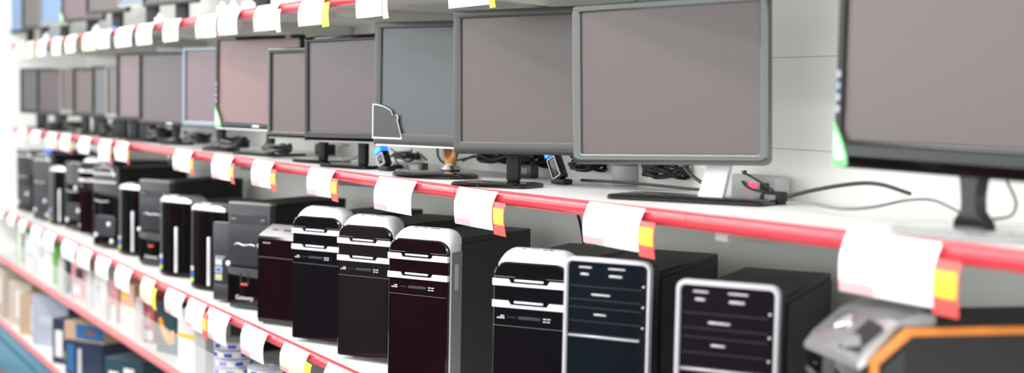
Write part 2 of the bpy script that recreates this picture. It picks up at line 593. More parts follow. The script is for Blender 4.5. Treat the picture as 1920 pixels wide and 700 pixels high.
big = 'row of monitors on the middle shelf'
make_monitor('nearest large monitor, cut by the frame, glossy black chin and green corner sticker', 1561, -60, 313, 1.585, -5, .50, screen='screen_grey',
             bezel='gloss_black', side=.016, top=.02, chin=.046, rad_=.012, roll=-.8, base='waist', neck='gloss_black', base_w=.30, base_d=.20, H=.325, base_mat='base_grey',
             sticker='leaf', base_y=.085, neck_x=-.012, depth=.05, cat_group=big)
make_monitor('silver framed monitor with rounded corners standing on a slanted white leg', 1074, 4, 301, 1.570, 26, .46, screen='screen_grey',
             bezel='bezel_silver', side=.020, top=.016, chin=.022, rad_=.014, roll=1.3, xr=1447, base='leg', neck='white_silver', base_mat='gloss_black',
             base_w=.36, base_d=.15, neck_x=.07, depth=.04, cat_group=big, base_y=.07)
make_monitor('matte dark grey monitor between the amber necked one and the silver framed one', 850, 17, 282, 1.570, 31, .50, screen='screen_grey',
             bezel='grey_plastic', side=.022, top=.020, chin=.028, rad_=.003, roll=.6, base='plate', base_w=.21, base_d=.13, neck_x=-.10, cat_group=big, edge='soft_black', base_y=-.035)
make_monitor('dark monitor on an amber neck and oval base, outlined sticker on its corner', 699, 42, 271, 1.570, 24, .50, screen='screen_slate',
             bezel='grey_plastic', side=.024, top=.018, chin=.034, rad_=.004, base='round', neck='amber', base_w=.26, base_d=.20, sticker='outline', edge='silver',
             cat_group=big, base_y=-.022)
make_monitor('glossy black monitor with plum screen left of the outlined sticker one', 570, 68, 262, 1.540, 17, .42, screen='screen_plum',
             bezel='gloss_black', side=.015, top=.018, chin=.028, rad_=.005, roll=.9, base='plate', base_w=.22, base_d=.18, depth=.035, edge='mid_grey', cat_group=big)
make_monitor('small brown screened monitor in front of the pink screened one', 500, 90, 257, 1.510, 16, .36, screen='screen_brown',
             bezel='gloss_black', side=.018, top=.018, chin=.020, rad_=.004, roll=.3, base='plate', base_w=.22, base_d=.10, base_y=.09, edge='mid_grey', cat_group=big)
make_monitor('pink screened monitor with grey frame and a green corner sticker', 403, 70, 240, 1.555, 15, .50, screen='screen_rose',
             bezel='gloss_black', side=.014, top=.014, chin=.026, rad_=.006, xr=563, base='plate', base_w=.26, sticker='leaf', edge='silver', badge=True, cat_group=big)
far = [
    ('mauve screened monitor with light blue grey frame beside the pink one', 341, 89, 238, 1.535, 17, .44, 'screen_mauve', 'bezel_blue'),
    ('wide dark plum monitor with a silver badge, beside the mauve one', 259, 98, 234, 1.540, 17, .50, 'screen_plum', 'black'),
    ('lilac screened monitor behind the wide dark plum one', 217, 99, 226, 1.525, 17, .42, 'screen_mauve', 'black'),
    ('narrow visible grey monitor just behind the lilac screened one', 197, 120, 222, 1.535, 18, .38, 'screen_grey', 'mid_grey'),
    ('slate monitor with a pale top edge, two behind the lilac one', 171, 124, 221, 1.525, 18, .40, 'screen_slate', 'black'),
    ('brown screened monitor with white top edge, fourth from the far end', 135, 127, 218, 1.520, 18, .42, 'screen_brown', 'black'),
    ('light grey backed monitor third from the far end of the shelf', 112, 126, 214, 1.525, 18, .40, 'screen_grey', 'mid_grey'),
    ('plum monitor second from the far end of the middle shelf', 68, 129, 215, 1.510, 16, .44, 'screen_plum', 'black'),
    ('grey monitor at the far white end of the middle shelf', 37, 128, 212, 1.510, 16, .42, 'screen_slate', 'black'),
]
for lb, xl, yt, yb, Yl, rz, W, sc, bz in far:
    make_monitor(lb, xl, yt, yb, Yl, rz, W, screen=sc, bezel=bz, side=.016, top=.014, chin=.024, rad_=.004, base='round' if xl in (259, 341) else 'plate', neck_w=.035 if xl in (197, 112) else .06, base_w=.10 if xl in (197, 112) else .20, base_d=.12, base_mat='soft_black', depth=.028, base_y=.035,
                 neck='soft_black', cat_group=big, badge=(xl == 259), edge=None)
upper = [
    ('blue reflecting monitor at the far white end of the top shelf', 17, 63, 1.510, 8, .42, 'screen_blue_reflect', 'soft_black'),
    ('dark grey monitor second from the far end of the top shelf', 40, 56, 1.515, 10, .42, 'screen_grey', 'black'),
    ('pale-blue reflecting monitor with silver chin, third from the far end of the top shelf', 74, 49, 1.520, 12, .40, 'screen_blue_reflect', 'mid_grey'),
    ('dark monitor with a green corner sticker on the top shelf', 113, 42, 1.540, 18, .44, 'screen_mauve', 'black'),
    ('grey monitor beside the green stickered one on the top shelf', 160, 28, 1.550, 14, .44, 'screen_grey', 'black'),
    ('blue reflecting monitor in the middle of the top shelf row', 220, 12, 1.560, 15, .42, 'screen_blue_reflect', 'mid_grey'),
    ('dark wine screened monitor nearest on the top shelf', 266, 13, 1.570, 12, .50, 'screen_plum', 'black'),
    ('monitor cut off by the picture top, nearest on the top shelf', 395, -14, 1.570, 14, .50, 'screen_plum', 'black'),
]
for lb, xl, yb, Yl, rz, W, sc, bz in upper:
    make_monitor(lb, xl, 0, yb, Yl, rz, W, shelf='top', screen=sc, bezel=bz, side=.016, top=.014, chin=.020, rad_=.004, base='plate', neck_w=.05, base_w=.24,
                 base_d=.17, H=.31, base_mat='soft_black', depth=.03, cat_group='monitors on the top shelf', edge='silver' if xl in (74, 220) else None, sticker='leaf' if xl == 113 else None)


# ------------------------------------------------------------------ computer towers
def on_low(x, y, dy=0.0):
    P = at_z(x, y, Z_LOW)
    return Vector((P.x, P.y + dy, Z_LOW + .0005))


def shell(t, W, H, D, y0=.03, zt=None, m='black'):
    """painted steel case with a separate right side panel"""
    zt = zt or H - .018
    MB().box(.004, W - .003, y0, D, .012, zt, .003, 1).build('case', m, t)
    MB().box(W - .003, W + .0005, y0 + .012, D - .012, .022, zt - .012, .001, 1).build('side_panel', m, t)
    for (a, b) in ((.02, .05), (W - .045, .05), (.02, D - .06), (W - .045, D - .06)):
        MB().lathe([(.012, 0), (.012, .012), (.009, .013)], a + .012, b, 16).build('foot', 'soft_black', t)


def tower_visor(label, loc, rz, group=None):
    """tall tower: white silver arched cap, glossy front with two notched silver bay bars"""
    W, H, D = .174, .400, .43
    t = thing('computer_tower', label, 'computer', loc, rz, group)
    shell(t, W, H, D, .05, H - .026)
    # arched cap and side frame in one silver shell
    def arch(x0, x1, z0, z1, r):
        return rrect(x0, x1, z0, z1, (.004, .004, r, r), 7)
    rings = []
    for y, ins, zt, r in ((.004, .003, H - .026, .030), (.008, .0005, H - .021, .034), (.018, 0, H - .010, .036), (.032, 0, H - .003, .036), (.050, .0005, H, .034), (.066, .003, H - .004, .030)):
        rings.append([(a, y, b) for a, b in arch(ins, W - ins, .012, zt, r)])
    MB().loft(rings).build('arched_cap', 'white_silver', t, 50)
    fp = rrect(.0, W - .0005, .010, H - .027, (.006, .006, .030, .030), 6)
    MB().prism(fp, -.004, .012, .003).build('front_panel', 'gloss_wine', t, 28)
    cx = W / 2 - .003
    for zb in (H - .079, H - .126):
        o = [(-.001, zb), (W + .0005, zb), (W + .0005, zb + .0150), (W - .042, zb + .0150), (W - .047, zb + .0065), (.042, zb + .0065), (.037, zb + .0150), (-.001, zb + .0150)]
        MB().prism(o, -.0070, .004).build('bay_bar', 'white_silver', t)
        MB().box(cx - .034, cx + .034, -.0072, -.003, zb + .0100, zb + .0150, .0012, 1).build('bay_handle', 'white_silver', t)
        MB().prism([(.046, zb + .007), (W - .055, zb + .007), (W - .050, zb + .020), (.051, zb + .020)], -.0050, -.0035).build('bay_recess', 'gloss_black', t)
    MB().box(.002, W - .003, -.0046, -.003, H - .060, H - .0590).build('seam', 'mid_grey', t)
    MB().box(.002, W - .004, -.0046, -.003, H - .1665, H - .1658).build('seam', 'mid_grey', t)
    MB().box(.060, .112, -.0048, -.0035, H - .150, H - .1435, .001, 1).build('card_slot', 'charcoal', t)
    MB().box(.034, .056, -.0048, -.0035, H - .1475, H - .1460).build('card_slot', 'charcoal', t)
    for (a, z, wd) in ((.010, .148, .018), (.018, .1435, .009), (.118, .1435, .008), (.128, .1435, .007), (.118, .1495, .007), (.127, .1495, .007)):
        MB().box(a, a + wd, -.0046, -.0038, H - z - .0026, H - z).build('printed_mark', 'pale_sticker', t)
    for (a, wd) in ((.050, .006), (.098, .010), (.112, .010)):
        MB().box(a, a + wd, .036, .043, H - .0065, H - .0012).build('top_port', 'charcoal', t)
    MB().box(.066, .086, .032, .046, H - .0060, H - .0008, .002).build('power_button', 'silver', t)
    MB().prism_x(rrect(.030, .044, H - .150, H - .085, .006), W - .002, W + .0025).build('side_latch', 'silver', t)
    MB().prism_x([(.014, .014), (.062, .014), (.062, H - .055), (.014, H - .055)], W - .0008, W + .0010).build('side_strip', 'steel_side', t)
    return t


def tower_rim(label, loc, rz, group=None):
    """tower with a smoked glass front inside a rounded silver rim"""
    W, H, D = .182, .416, .43
    t = thing('computer_tower', label, 'computer', loc, rz, group)
    shell(t, W, H, D, .045, H - .025)
    MB().box(.003, W - .003, .002, .050, .012, H - .010, .004).build('front_shell', 'black', t)
    MB().frame(rrect(0, W, .008, H, .017, 6), rrect(.0085, W - .0085, .017, H - .0095, .010, 6), -.012, .002, .004).build('rim', 'rim_silver', t, 50)
    MB().prism(rrect(.008, W - .008, .017, H - .009, .010, 6), -.006, .02).build('front_panel', 'navy', t)
    for z in (H - .058, H - .084, H - .100, H - .127, H - .152):
        MB().box(.012, W - .02, -.0066, -.005, z, z + .0013).build('seam', 'charcoal', t)
    for (a, b, z, hh) in ((.058, .098, H - .075, .0042), (.064, .090, H - .114, .0040), (.030, .058, H - .022, .004), (.092, .128, H - .022, .004), (.034, .052, H - .036, .005), (.094, .122, H - .037, .005)):
        MB().box(a, b, -.0085, -.005, z, z + hh, .0012, 1).build('bay_handle', 'silver', t)
    MB().box(.010, W - .022, -.0095, -.005, H - .158, H - .1535, .001, 1).build('cross_bar', 'silver', t)
    for k in range(3):
        MB().lathe([(.0022, 0), (.0022, .003), (.001, .0036)], 0, 0, 12).move(Matrix.Translation((W - .016, -.006, H - .05 - .04 * k)) @ Matrix.Rotation(rad(90), 4, 'X')).build('indicator', 'silver', t)
    return t


def tower_strip(label, loc, rz, group=None):
    """lower tower: chrome domed top, black bowed front, silver vertical strip, stickers"""
    W, H, D = .175, .323, .40
    t = thing('computer_tower', label, 'computer', loc, rz, group)
    shell(t, W, H, D, .03, H - .030)
    def bow(z, k=1.0, y1=.04):
        o = []
        for i in range(13):
            f = i / 12
            o.append((W * f, -.014 * k * (1 - (2 * f - 1) ** 2) + .004 * (abs(2 * f - 1) ** 4), z))
        return o + [(W, y1, z), (0, y1, z)]
    MB().loft([bow(.006), bow(.012), bow(H - .030)]).build('front_panel', 'gloss_black', t, 50)
    rr = []
    for z, ins, k in ((H - .030, 0, 1.25), (H - .020, 0, 1.3), (H - .012, .004, 1.2), (H - .004, .016, .8), (H, .034, .3)):
        rr.append([(ins + p[0] * (1 - 2 * ins / W), p[1] + ins * .3, p[2]) for p in bow(z, k, .085 - ins * .5)])
    MB().loft(rr).build('domed_top', 'chrome', t, 50)
    MB().box(.060, .110, -.004, .02, H - .006, H + .0015, .003).build('port_cover', 'silver', t)
    MB().box(W * .60, W * .60 + .013, -.0195, -.006, .020, H * .62, .004, 3).build('vertical_strip', 'white_silver', t)
    for i, mm in enumerate(('lime_sticker', 'blue_sticker', 'pale_sticker')):
        z = .026 + .021 * i
        MB().box(.006, .022, -.0062 + .0012, .004, z, z + .017, .001, 1).build('sticker', mm, t)
    return t


def tower_panel(label, loc, rz, group=None):
    """tower with matte upper panel and glossy black lower door"""
    W, H, D = .178, .362, .44
    t = thing('computer_tower', label, 'computer', loc, rz, group)
    shell(t, W, H, D, .03, H - .004, 'soft_black')
    MB().box(0, W, -.002, .032, H * .40, H - .010, .004).build('upper_panel', 'charcoal', t)
    MB().box(0, W, .0, .032, H - .0105, H, .003).build('top_lip', 'mid_grey', t)
    MB().box(.002, W - .002, -.008, .03, .014, H * .40 - .001, .008).build('lower_door', 'gloss_black', t)
    MB().box(.010, W - .010, -.003, .03, .004, .03, .003).build('skirt', 'charcoal', t)
    MB().box(.012, W - .012, -.0042, 0, H - .072, H - .040, .002, 1).build('drive_door', 'charcoal', t)
    MB().box(.018, .036, -.005, -.001, H - .060, H - .054, .001, 1).build('drive_button', 'mid_grey', t)
    MB().box(W - .036, W - .020, -.005, -.001, H - .060, H - .054, .001, 1).build('drive_button', 'mid_grey', t)
    MB().tube([(.030, -.003, H * .60), (.045, -.004, H * .615), (.070, -.004, H * .60), (.100, -.004, H * .61), (.118, -.004, H * .60)], .0022, 6).build('logo_swoosh', 'silver', t)
    MB().lathe([(.008, 0), (.008, .003), (.004, .005)], 0, 0, 16).move(Matrix.Translation((.134, -.002, H * .603)) @ Matrix.Rotation(rad(90), 4, 'X')).build('logo_dot', 'silver', t)
    MB().lathe([(.009, 0), (.009, .006), (.004, .009)], 0, 0, 16).move(Matrix.Translation((.006, -.003, H * .42)) @ Matrix.Rotation(rad(90), 4, 'X')).build('power_button', 'white_silver', t)
    MB().frame(rrect(.060, .096, .088, .128, .006), rrect(.064, .092, .092, .124, .004), -.010, -.006, .001).build('port_frame', 'charcoal', t)
    MB().box(.062, .092, -.0100, -.006, .082, .089, .001, 1).build('red_mark', 'led_red' if False else 'flap_red', t)
    lettering('lettering', 'Gateway', .02, 'white_silver', t, (.078, -.0084, .034), .075)
    return t


def tower_slim(label, loc, rz):
    W, H, D = .100, .280, .22
    t = thing('computer_tower', label, 'computer', loc, rz)
    shell(t, W, H, D, .025, H - .004, 'soft_black')
    MB().box(0, W, 0, .03, .068, H, .003).build('front_panel', 'charcoal', t)
    MB().box(.001, W, .002, .03, .008, .067, .003).build('lower_door', 'charcoal', t)
    MB().box(.004, W - .004, .001, .02, H - .004, H + .001, .001, 1).build('top_lip', 'mid_grey', t)
    lettering('lettering', 'acer', .018, 'pale_sticker', t, (.034, -.0008, H * .545), .044)
    for i, mm in enumerate(('lime_sticker', 'blue_sticker', 'pale_sticker')):
        z = H * .28 + .026 * i
        a = MB().box(.012, .042, -.0010, .001, z, z + .021, .0005, 1).build('sticker', 'pale_sticker', t)
        MB().box(.016, .038, -.0016, .0, z + .004, z + .017, .0004, 1).build('sticker_print', mm, a)
    return t


def tower_sloped(label, loc, rz):
    """short glossy tower with a sloping grey port panel on top"""
    W, H, D = .165, .310, .38
    t = thing('computer_tower', label, 'computer', loc, rz)
    shell(t, W, H, D, .05, H - .014)
    o = [(.0, .006), (-.006, .02), (-.006, H - .038), (0, H - .030), (.02, H - .026), (.05, H - .03), (.05, .006)]
    MB().prism_x(o, 0, W).build('front_panel', 'gloss_wine', t, 12)
    o = [(-.001, H - .030), (.006, H - .024), (.065, H + .002), (.080, H), (.080, H - .018), (.03, H - .034)]
    MB().prism_x(o, -.001, W + .001).build('port_panel', 'silver', t)
    for a, wd in ((.030, .006), (.042, .006), (.075, .030), (.125, .014)):
        MB().box(a, a + wd, -.001, .004, -.002, .0015).move(Matrix.Translation((0, .030, H - .0125)) @ Matrix.Rotation(rad(24), 4, 'X')).build('top_port', 'charcoal', t)
    MB().box(.020, .050, -.0072, 0, H - .052, H - .049).build('badge', 'silver', t)
    MB().box(.002, W - .002, -.0068, 0, H - .0965, H - .0955).build('seam', 'mid_grey', t)
    MB().prism_x([(.012, .000), (.060, .000), (.060, .010), (.006, .010)], .01, W - .01).build('skirt', 'mid_grey', t)
    return t


def tower_arcs(label, loc, rz, H=.386, bars=2, dots=3, m='gloss_black', chrome_top=False):
    """dark glossy tower with chrome crescent trims and pale dots"""
    W, D = .18, .42
    t = thing('computer_tower', label, 'computer', loc, rz)
    shell(t, W, H, D, .03, H - .008)
    MB().box(0, W, -.004, .034, .008, H, .010, 3).build('front_panel', m, t)
    MB().prism(rrect(.02, W - .02, .06, H * .40, .02), -.008, 0, .003).build('lower_door', 'charcoal', t)
    for i in range(bars):
        z = H - .045 - .038 * i
        MB().box(.008, W - .012, -.010, .0, z, z + .011, .004, 2).build('bay_bar', 'silver', t)
    for i in range(dots):
        x, z = ((.12, H * .30), (.03, H * .16), (.14, H * .10), (.10, H * .62))[i]
        MB().lathe([(.011, 0), (.011, .004), (.007, .007), (.002, .008)], 0, 0, 16).move(Matrix.Translation((x, -.008, z)) @ Matrix.Rotation(rad(90), 4, 'X')).build('chrome_dot', 'white_silver', t)
    MB().tube([(.05, -.006, H - .016), (.09, -.009, H - .008), (.14, -.009, H - .014), (.155, -.008, H - .05)], .004, 8).build('chrome_arc', 'chrome', t)
    MB().tube([(.02, -.006, H * .58), (.06, -.010, H * .565), (.12, -.010, H * .575)], .003, 8).build('chrome_arc', 'silver', t)
    return t


def tower_gaming(label, loc, rz):
    """nearest tower: ribbed gloss front, grey sculpted top, orange edge around a black side"""
    W, H, D = .19, .412, .46
    t = thing('computer_tower', label, 'computer', loc, rz)
    side = [(.0, .012), (.0, H - .058), (.055, H - .012), (D, H - .012), (D, .012)]
    MB().prism_x(side, .006, W - .010).build('case', 'soft_black', t)
    # orange strip that follows the outline of the right side
    def inset(q):
        return [(.0 + q, .012 + q), (.0 + q, H - .058 - q * .5), (.055 + q * .6, H - .012 - q), (D - q, H - .012 - q), (D - q, .012 + q)]
    MB().frame([(y, z) for y, z in side], inset(.012), 0, .014, .002).move(Matrix.Translation((W - .012, 0, 0)) @ Matrix(((0, -1, 0, .012), (1, 0, 0, 0), (0, 0, 1, 0), (0, 0, 0, 1)))).build('orange_trim', 'orange', t)
    MB().prism_x(inset(.011), W - .012, W - .002).build('side_panel', 'soft_black', t)
    MB().prism_x([(.014, .03), (.014, H - .070), (.050, H - .040), (.050, .03)], W - .003, W + .001).build('side_fin', 'navy', t)
    MB().box(.004, W - .012, -.014, .004, .012, H - .068, .006).build('front_panel', 'gloss_black', t)
    for k in range(5):
        z = H - .110 - .065 * k
        MB().tube([(.006, -.010, z + .006), (.06, -.021, z), (.12, -.021, z - .004), (W - .020, -.012, z - .004)], .005, 8).build('chrome_rib', 'chrome', t)
    # sculpted grey top
    rr = []
    for y, z0, z1, ins in ((-.016, H - .072, H - .064, .0), (.0, H - .064, H - .044, .0), (.045, H - .03, H - .006, .004), (.085, H - .012, H + .006, .010), (.115, H - .012, H + .001, .016)):
        rr.append([(ins, y, z0), (W - .012 - ins, y, z0), (W - .014 - ins, y, z1), (W * .62, y, z1 + .006), (W * .30, y, z1 + .006), (ins, y, z1)])
    MB().loft(rr).build('sculpted_top', 'steel_top', t)
    MB().lathe([(.018, 0), (.018, .006), (.012, .009)], 0, 0, 20).move(Matrix.Translation((.06, .022, H - .022)) @ Matrix.Rotation(rad(38), 4, 'X')).build('power_button', 'chrome', t)
    MB().loft([[(W * .55, -.010, H - .060), (W * .85, -.006, H - .058), (W * .85, .03, H - .022), (W * .62, .03, H - .018)],
               [(W * .55, -.012, H - .052), (W * .85, -.008, H - .050), (W * .85, .03, H - .012), (W * .62, .03, H - .008)]]).build('top_grille', 'soft_black', t)
    for (a, b) in ((.02, .05), (W - .05, .05), (.02, D - .06), (W - .05, D - .06)):
        MB().lathe([(.014, 0), (.014, .012), (.010, .013)], a + .014, b, 16).build('foot', 'soft_black', t)
    return t


P = at_y(1527, 600, 1.46)
tower_gaming('nearest tower, ribbed glossy front and an orange edged black side', (P.x, 1.46, Z_LOW + .0005), -17)
P = at_y(1270, 560, 1.41)
g2 = tower_rim('silver rimmed smoked front tower standing next to the orange edged one', (P.x, 1.41, Z_LOW + .0005), 35, 'silver rimmed towers')
P = at_y(1060, 560, 1.41)
dup(g2, (P.x, 1.41, Z_LOW + .0005), 34, 'silver rimmed smoked front tower overlapping a white capped one', 'silver rimmed towers')
vg = 'white capped glossy towers with notched silver bars'
P = at_y(926, 560, 1.41)
v0 = tower_visor('white capped glossy tower half hidden behind the silver rimmed one', (P.x, 1.41, Z_LOW + .0005), 36, vg)
for x, y, rz, lb in ((727, 722, 31, 'white capped glossy tower showing its whole grey side strip, front of three'),
                     (633, 672, 31, 'white capped glossy tower in the middle of three in a row'),
                     (548, 640, 30, 'white capped glossy tower beside the short grey topped one, rear of three'),
                     (150, 441, 26, 'small distant white capped tower between two chrome trimmed ones')):
    q = on_low(x, y)
    if q.y < 1.404:
        q = at_y(x, y, 1.404)
        q.z = Z_LOW + .0005
    dup(v0, q, rz, lb, vg)
tower_sloped('short glossy tower with sloping grey top, beside three white capped ones', on_low(485, 607), 30)
q = on_low(427, 577)
a0 = tower_panel('charcoal panel tower with glossy lower door beside the slim stickered one', q, 32, 'charcoal panel towers')
dup(a0, on_low(261, 497), 28, 'charcoal panel tower between two silver stripe towers farther back', 'charcoal panel towers')
tower_slim('slim charcoal tower with three stickers down its front', on_low(392, 567, .012), 32)
sg = 'chrome topped towers with a silver stripe'
s0 = tower_strip('chrome topped silver stripe tower right beside the slim stickered one', on_low(357, 541), 26, sg)
dup(s0, on_low(299, 516), 26, 'chrome topped silver stripe tower beside the rear charcoal panel one', sg)
dup(s0, on_low(222, 477), 26, 'chrome topped silver stripe tower behind the rear charcoal panel one', sg)
dup(s0, on_low(92, 421), 25, 'chrome topped silver stripe tower farthest back', sg)
tower_arcs('black tower with chrome arc and silver bar beside a silver stripe one', on_low(175, 464), 26, .386, 2, 3)
tower_arcs('black tower with a chrome crescent left of the distant white capped one', on_low(122, 432), 25, .365, 0, 4)
tower_arcs('dark tower with bright silver bar second from the far shelf end', on_low(63, 413), 24, .383, 1, 3, 'charcoal')
tower_arcs('dark tower standing at the far white end of the tower shelf', on_low(32, 397), 22, .378, 1, 2)


# ------------------------------------------------------------------ price tags
def price_tag(label, xl, xr, yt, yb, plane, row, paper='card_white', flap=None, flap_x=None, band=True, curl=.006, lean=0.0):
    """paper card clipped on the price rail; all numbers from the rail plane"""
    Y = plane - .0045
    a, c = at_y(xl, yb, Y), at_y(xr, yb, Y)
    zt = {'top': Z_TOP + .0045, 'mid': z_mid(a.x) + .0045, 'low': Z_LOW + .0045}[row]
    Wd = max(.035, c.x - a.x)
    zb = (at_y((xl + xr) / 2, yb, Y)).z
    Hh = max(.05, zt - zb)
    t = thing('price_tag', label, 'price tag', (a.x, Y, zt), 0, 'price tags on the %s rail' % {'top': 'top', 'mid': 'middle', 'low': 'lower'}[row])
    def sheet(x0, x1, z0, z1, off, n=6, m=5, tilt=0.0, th=.0006):
        vs_f = []
        for j in range(m + 1):
            f = j / m
            z = z0 + (z1 - z0) * f
            row_ = []
            for i in range(n + 1):
                g = i / n
                x = x0 + (x1 - x0) * g
                d = abs(z) / Hh
                y = off - curl * math.sin(d * 2.6) * (1 + .5 * math.sin(3 * g + lean)) - .010 * min(1, d * 3) - tilt * max(0, x - Wd)
                row_.append((x + lean * z * .25, y, z))
            vs_f.append(row_)
        b = MB()
        F = [[b.b.verts.new(p) for p in r] for r in vs_f]
        B = [[b.b.verts.new((p[0], p[1] + th, p[2])) for p in r] for r in vs_f]
        for j in range(m):
            for i in range(n):
                b.b.faces.new((F[j][i], F[j][i + 1], F[j + 1][i + 1], F[j + 1][i]))
                b.b.faces.new((B[j][i], B[j + 1][i], B[j + 1][i + 1], B[j][i + 1]))
        for i in range(n):
            b.b.faces.new((F[0][i], B[0][i], B[0][i + 1], F[0][i + 1]))
            b.b.faces.new((F[m][i], F[m][i + 1], B[m][i + 1], B[m][i]))
        for j in range(m):
            b.b.faces.new((F[j][0], F[j + 1][0], B[j + 1][0], B[j][0]))
            b.b.faces.new((F[j][n], B[j][n], B[j + 1][n], F[j + 1][n]))
        return b
    cd_ = sheet(0, Wd, -Hh, 0, 0).build('hanging_card', paper, t, 60)
    if band:
        sheet(.001, Wd * .47, -Hh + .0015, -Hh + .0015 + .17 * Hh, -.0008, 4, 2).build('printed_band', 'print_pink', cd_, 60)
        sheet(Wd * .38, Wd * .56, -Hh * .60, -Hh * .52, -.0008, 3, 2).build('printed_price', 'print_grey', cd_, 60)
    if flap:
        fw = (at_y(flap_x, yb, Y).x - c.x)
        lo = -Hh * 1.10
        f = sheet(Wd - .004, Wd + fw, lo, -.022, .0025, 4, 5, .10).build('promotion_flap', flap, t, 60)
        if flap == 'flap_red':
            sheet(Wd + .0005, Wd + fw - .002, lo * .74, lo * .36, .0014, 4, 3, .10).build('printed_band', 'flap_orange', f, 60)
    return t


ordn = ['far end', 'second', 'third', 'fourth', 'fifth', 'sixth', 'seventh', 'eighth', 'ninth', 'tenth', 'eleventh', 'twelfth', 'thirteenth', 'fourteenth', 'fifteenth', 'sixteenth']


def ord_label(n, colour, rail, extra=''):
    if n == 0:
        return '%s price tag at the far white end of the %s rail%s' % (colour, rail, extra)
    return '%s price tag, %s from the far %s rail end%s' % (colour, ordn[n], rail, extra)


top_tags = [(34, 46, 109), (51, 66, 108), (74, 90, 105), (102, 118, 103), (128, 146, 99), (160, 185, 95), (188, 210, 91), (222, 252, 88), (261, 290, 84), (312, 340, 78),
            (373, 411, 71), (415, 451, 66), (483, 524, 58), (568, 612, 48), (675, 724, 33), (849, 925, 13)]
for n, (xl, xr, yb) in enumerate(top_tags):
    y = n in (1, 5, 13)
    fl = {12: ('flap_pale', 534), 13: ('flap_lime', 627), 14: ('flap_pale', 736), 15: ('flap_lime', 936)}.get(n)
    price_tag(ord_label(n, 'pale yellow' if y else 'white', 'top', {13: ' with a lime strip', 15: ' above a dark grey monitor'}.get(n, '')), xl, xr, 0, yb, Y_TOP, 'top', 'card_yellow' if y else 'card_white',
              fl[0] if fl else None, fl[1] if fl else None, n > 9, .005, random.uniform(-.3, .3))
mid_tags = [(38, 52, 262, 56), (63, 78, 268, 80), (92, 108, 276, 114), (118, 134, 283, 141), (153, 172, 288, None), (190, 210, 301, 216), (222, 243, 302, 249), (331, 362, 321, 371),
            (403, 438, 336, 447), (478, 514, 350, 527), (583, 628, 367, 643), (711, 781, 398, None), (860, 932, 425, 958), (1104, 1208, 463, 1240), (1585, 1762, 560, 1812)]
for n, (xl, xr, yb, fx) in enumerate(mid_tags):
    price_tag(ord_label(n, 'white', 'middle', {7: ', red flap curling', 11: ', no flap', 14: ', nearest of all', 12: ', hanging above white caps'}.get(n, '')), xl, xr, 0, yb, Y_MID, 'mid', 'card_white',
              'flap_red' if fx else None, fx, n > 6, .006, random.uniform(-.35, .2))
low_tags = [(2, 10, 412, None, 0), (19, 31, 424, None, 0), (40, 52, 436, None, 0), (63, 81, 455, None, 0), (86, 106, 468, None, 0), (121, 146, 488, None, 0), (150, 174, 503, None, 0), (185, 209, 520, None, 0),
            (222, 249, 544, None, 0), (270, 292, 568, 301, 1), (316, 348, 592, None, 0), (357, 387, 618, 399, 0), (394, 432, 640, None, 0), (459, 502, 672, None, 0), (534, 580, 704, 594, 1), (616, 682, 745, None, 0)]
for n, (xl, xr, yb, fx, yl) in enumerate(low_tags):
    price_tag(ord_label(n, 'pale yellow' if yl else 'white', 'lower', {9: ', lime strip', 14: ', second lime strip', 11: ', red flap'}.get(n, '')), xl, xr, 0, yb, Y_LOW, 'low', 'card_yellow' if yl else 'card_white',
              None if not fx else ('flap_lime' if yl else 'flap_red'), fx, n > 8, .006, random.uniform(-.3, .3))


# ------------------------------------------------------------------ small electronics and cables on the monitor shelf
def shelf_pt(x, y, up=0.0):
    """point on the monitor shelf's surface seen at (x, y), kept in front of the wall"""
    P = at_z(x, y, 1.55)
    P = at_z(x, y, z_mid(P.x) + .001)
    if P.y > Y_BACK - .02:
        P = at_y(x, y, Y_BACK - .02)
    return Vector((P.x, P.y, z_mid(P.x) + .001 + up))


def cable_px(label, pts, r=.0035, Y=None, m='cable', name='power_cable', group='black cables on the monitor shelf'):
    """cable through photo points; each point (x, y, depth plane Y)"""
    P3 = []
    for (x, y, Yp) in pts:
        p = at_y(x, y, Yp)
        p.z = max(p.z, z_mid(p.x) + r + .0035)
        P3.append(p)
    o = MB().tube(P3, r, 8, 8).build(name, m)
    return tag(o, label, 'cable', group)


def coil(label, c, rx, ry, rz_, n, r=.0032, group='black cables on the monitor shelf', seed=1):
    rr = random.Random(seed)
    P3 = []
    for k in range(n * 8):
        a = 2 * math.pi * k / 8
        s = 1 + rr.uniform(-.22, .22)
        P3.append((c.x + rx * s * math.cos(a + .3 * rr.random()), c.y + ry * s * math.sin(a), c.z + r + max(0, rz_ * (.35 + .65 * math.sin(a * .5 + k * .13) ** 2 * rr.uniform(.3, 1.1)))))
    o = MB().tube(P3, r, 6, 4).build('cable_coil', 'cable')
    return tag(o, label, 'cable', group)


def alarm(label, x, y, rz=10, h=.066, tilt=-28):
    t = thing('alarm_stand', label, 'alarm device', shelf_pt(x, y), rz, 'blue lit alarm stands')
    R = Matrix.Rotation(rad(tilt), 4, 'Y')
    bx = MB().box(-.018, .018, -.012, .012, .0, h, .003).move(Matrix.Translation((.0, 0, .012)) @ R).build('housing', 'navy', t)
    MB().frame(rrect(-.016, .016, .006, h - .004, .003), rrect(-.0135, .0135, .009, h - .007, .002), -.0145, -.011, .001).move(Matrix.Translation((.0, 0, .012)) @ R).build('front_frame', 'silver', t)
    MB().box(-.018, .018, -.016, .013, h, h + .017, .002).move(Matrix.Translation((.0, 0, .012)) @ R).build('display', 'lcd_blue', t)
    MB().box(-.012, .012, -.0172, -.015, h + .003, h + .013, .0005, 1).move(Matrix.Translation((.0, 0, .012)) @ R).build('display_print', 'lcd_cyan', t)
    MB().box(-.024, .028, -.016, .016, 0, .014, .004).build('foot', 'soft_black', t)
    return t


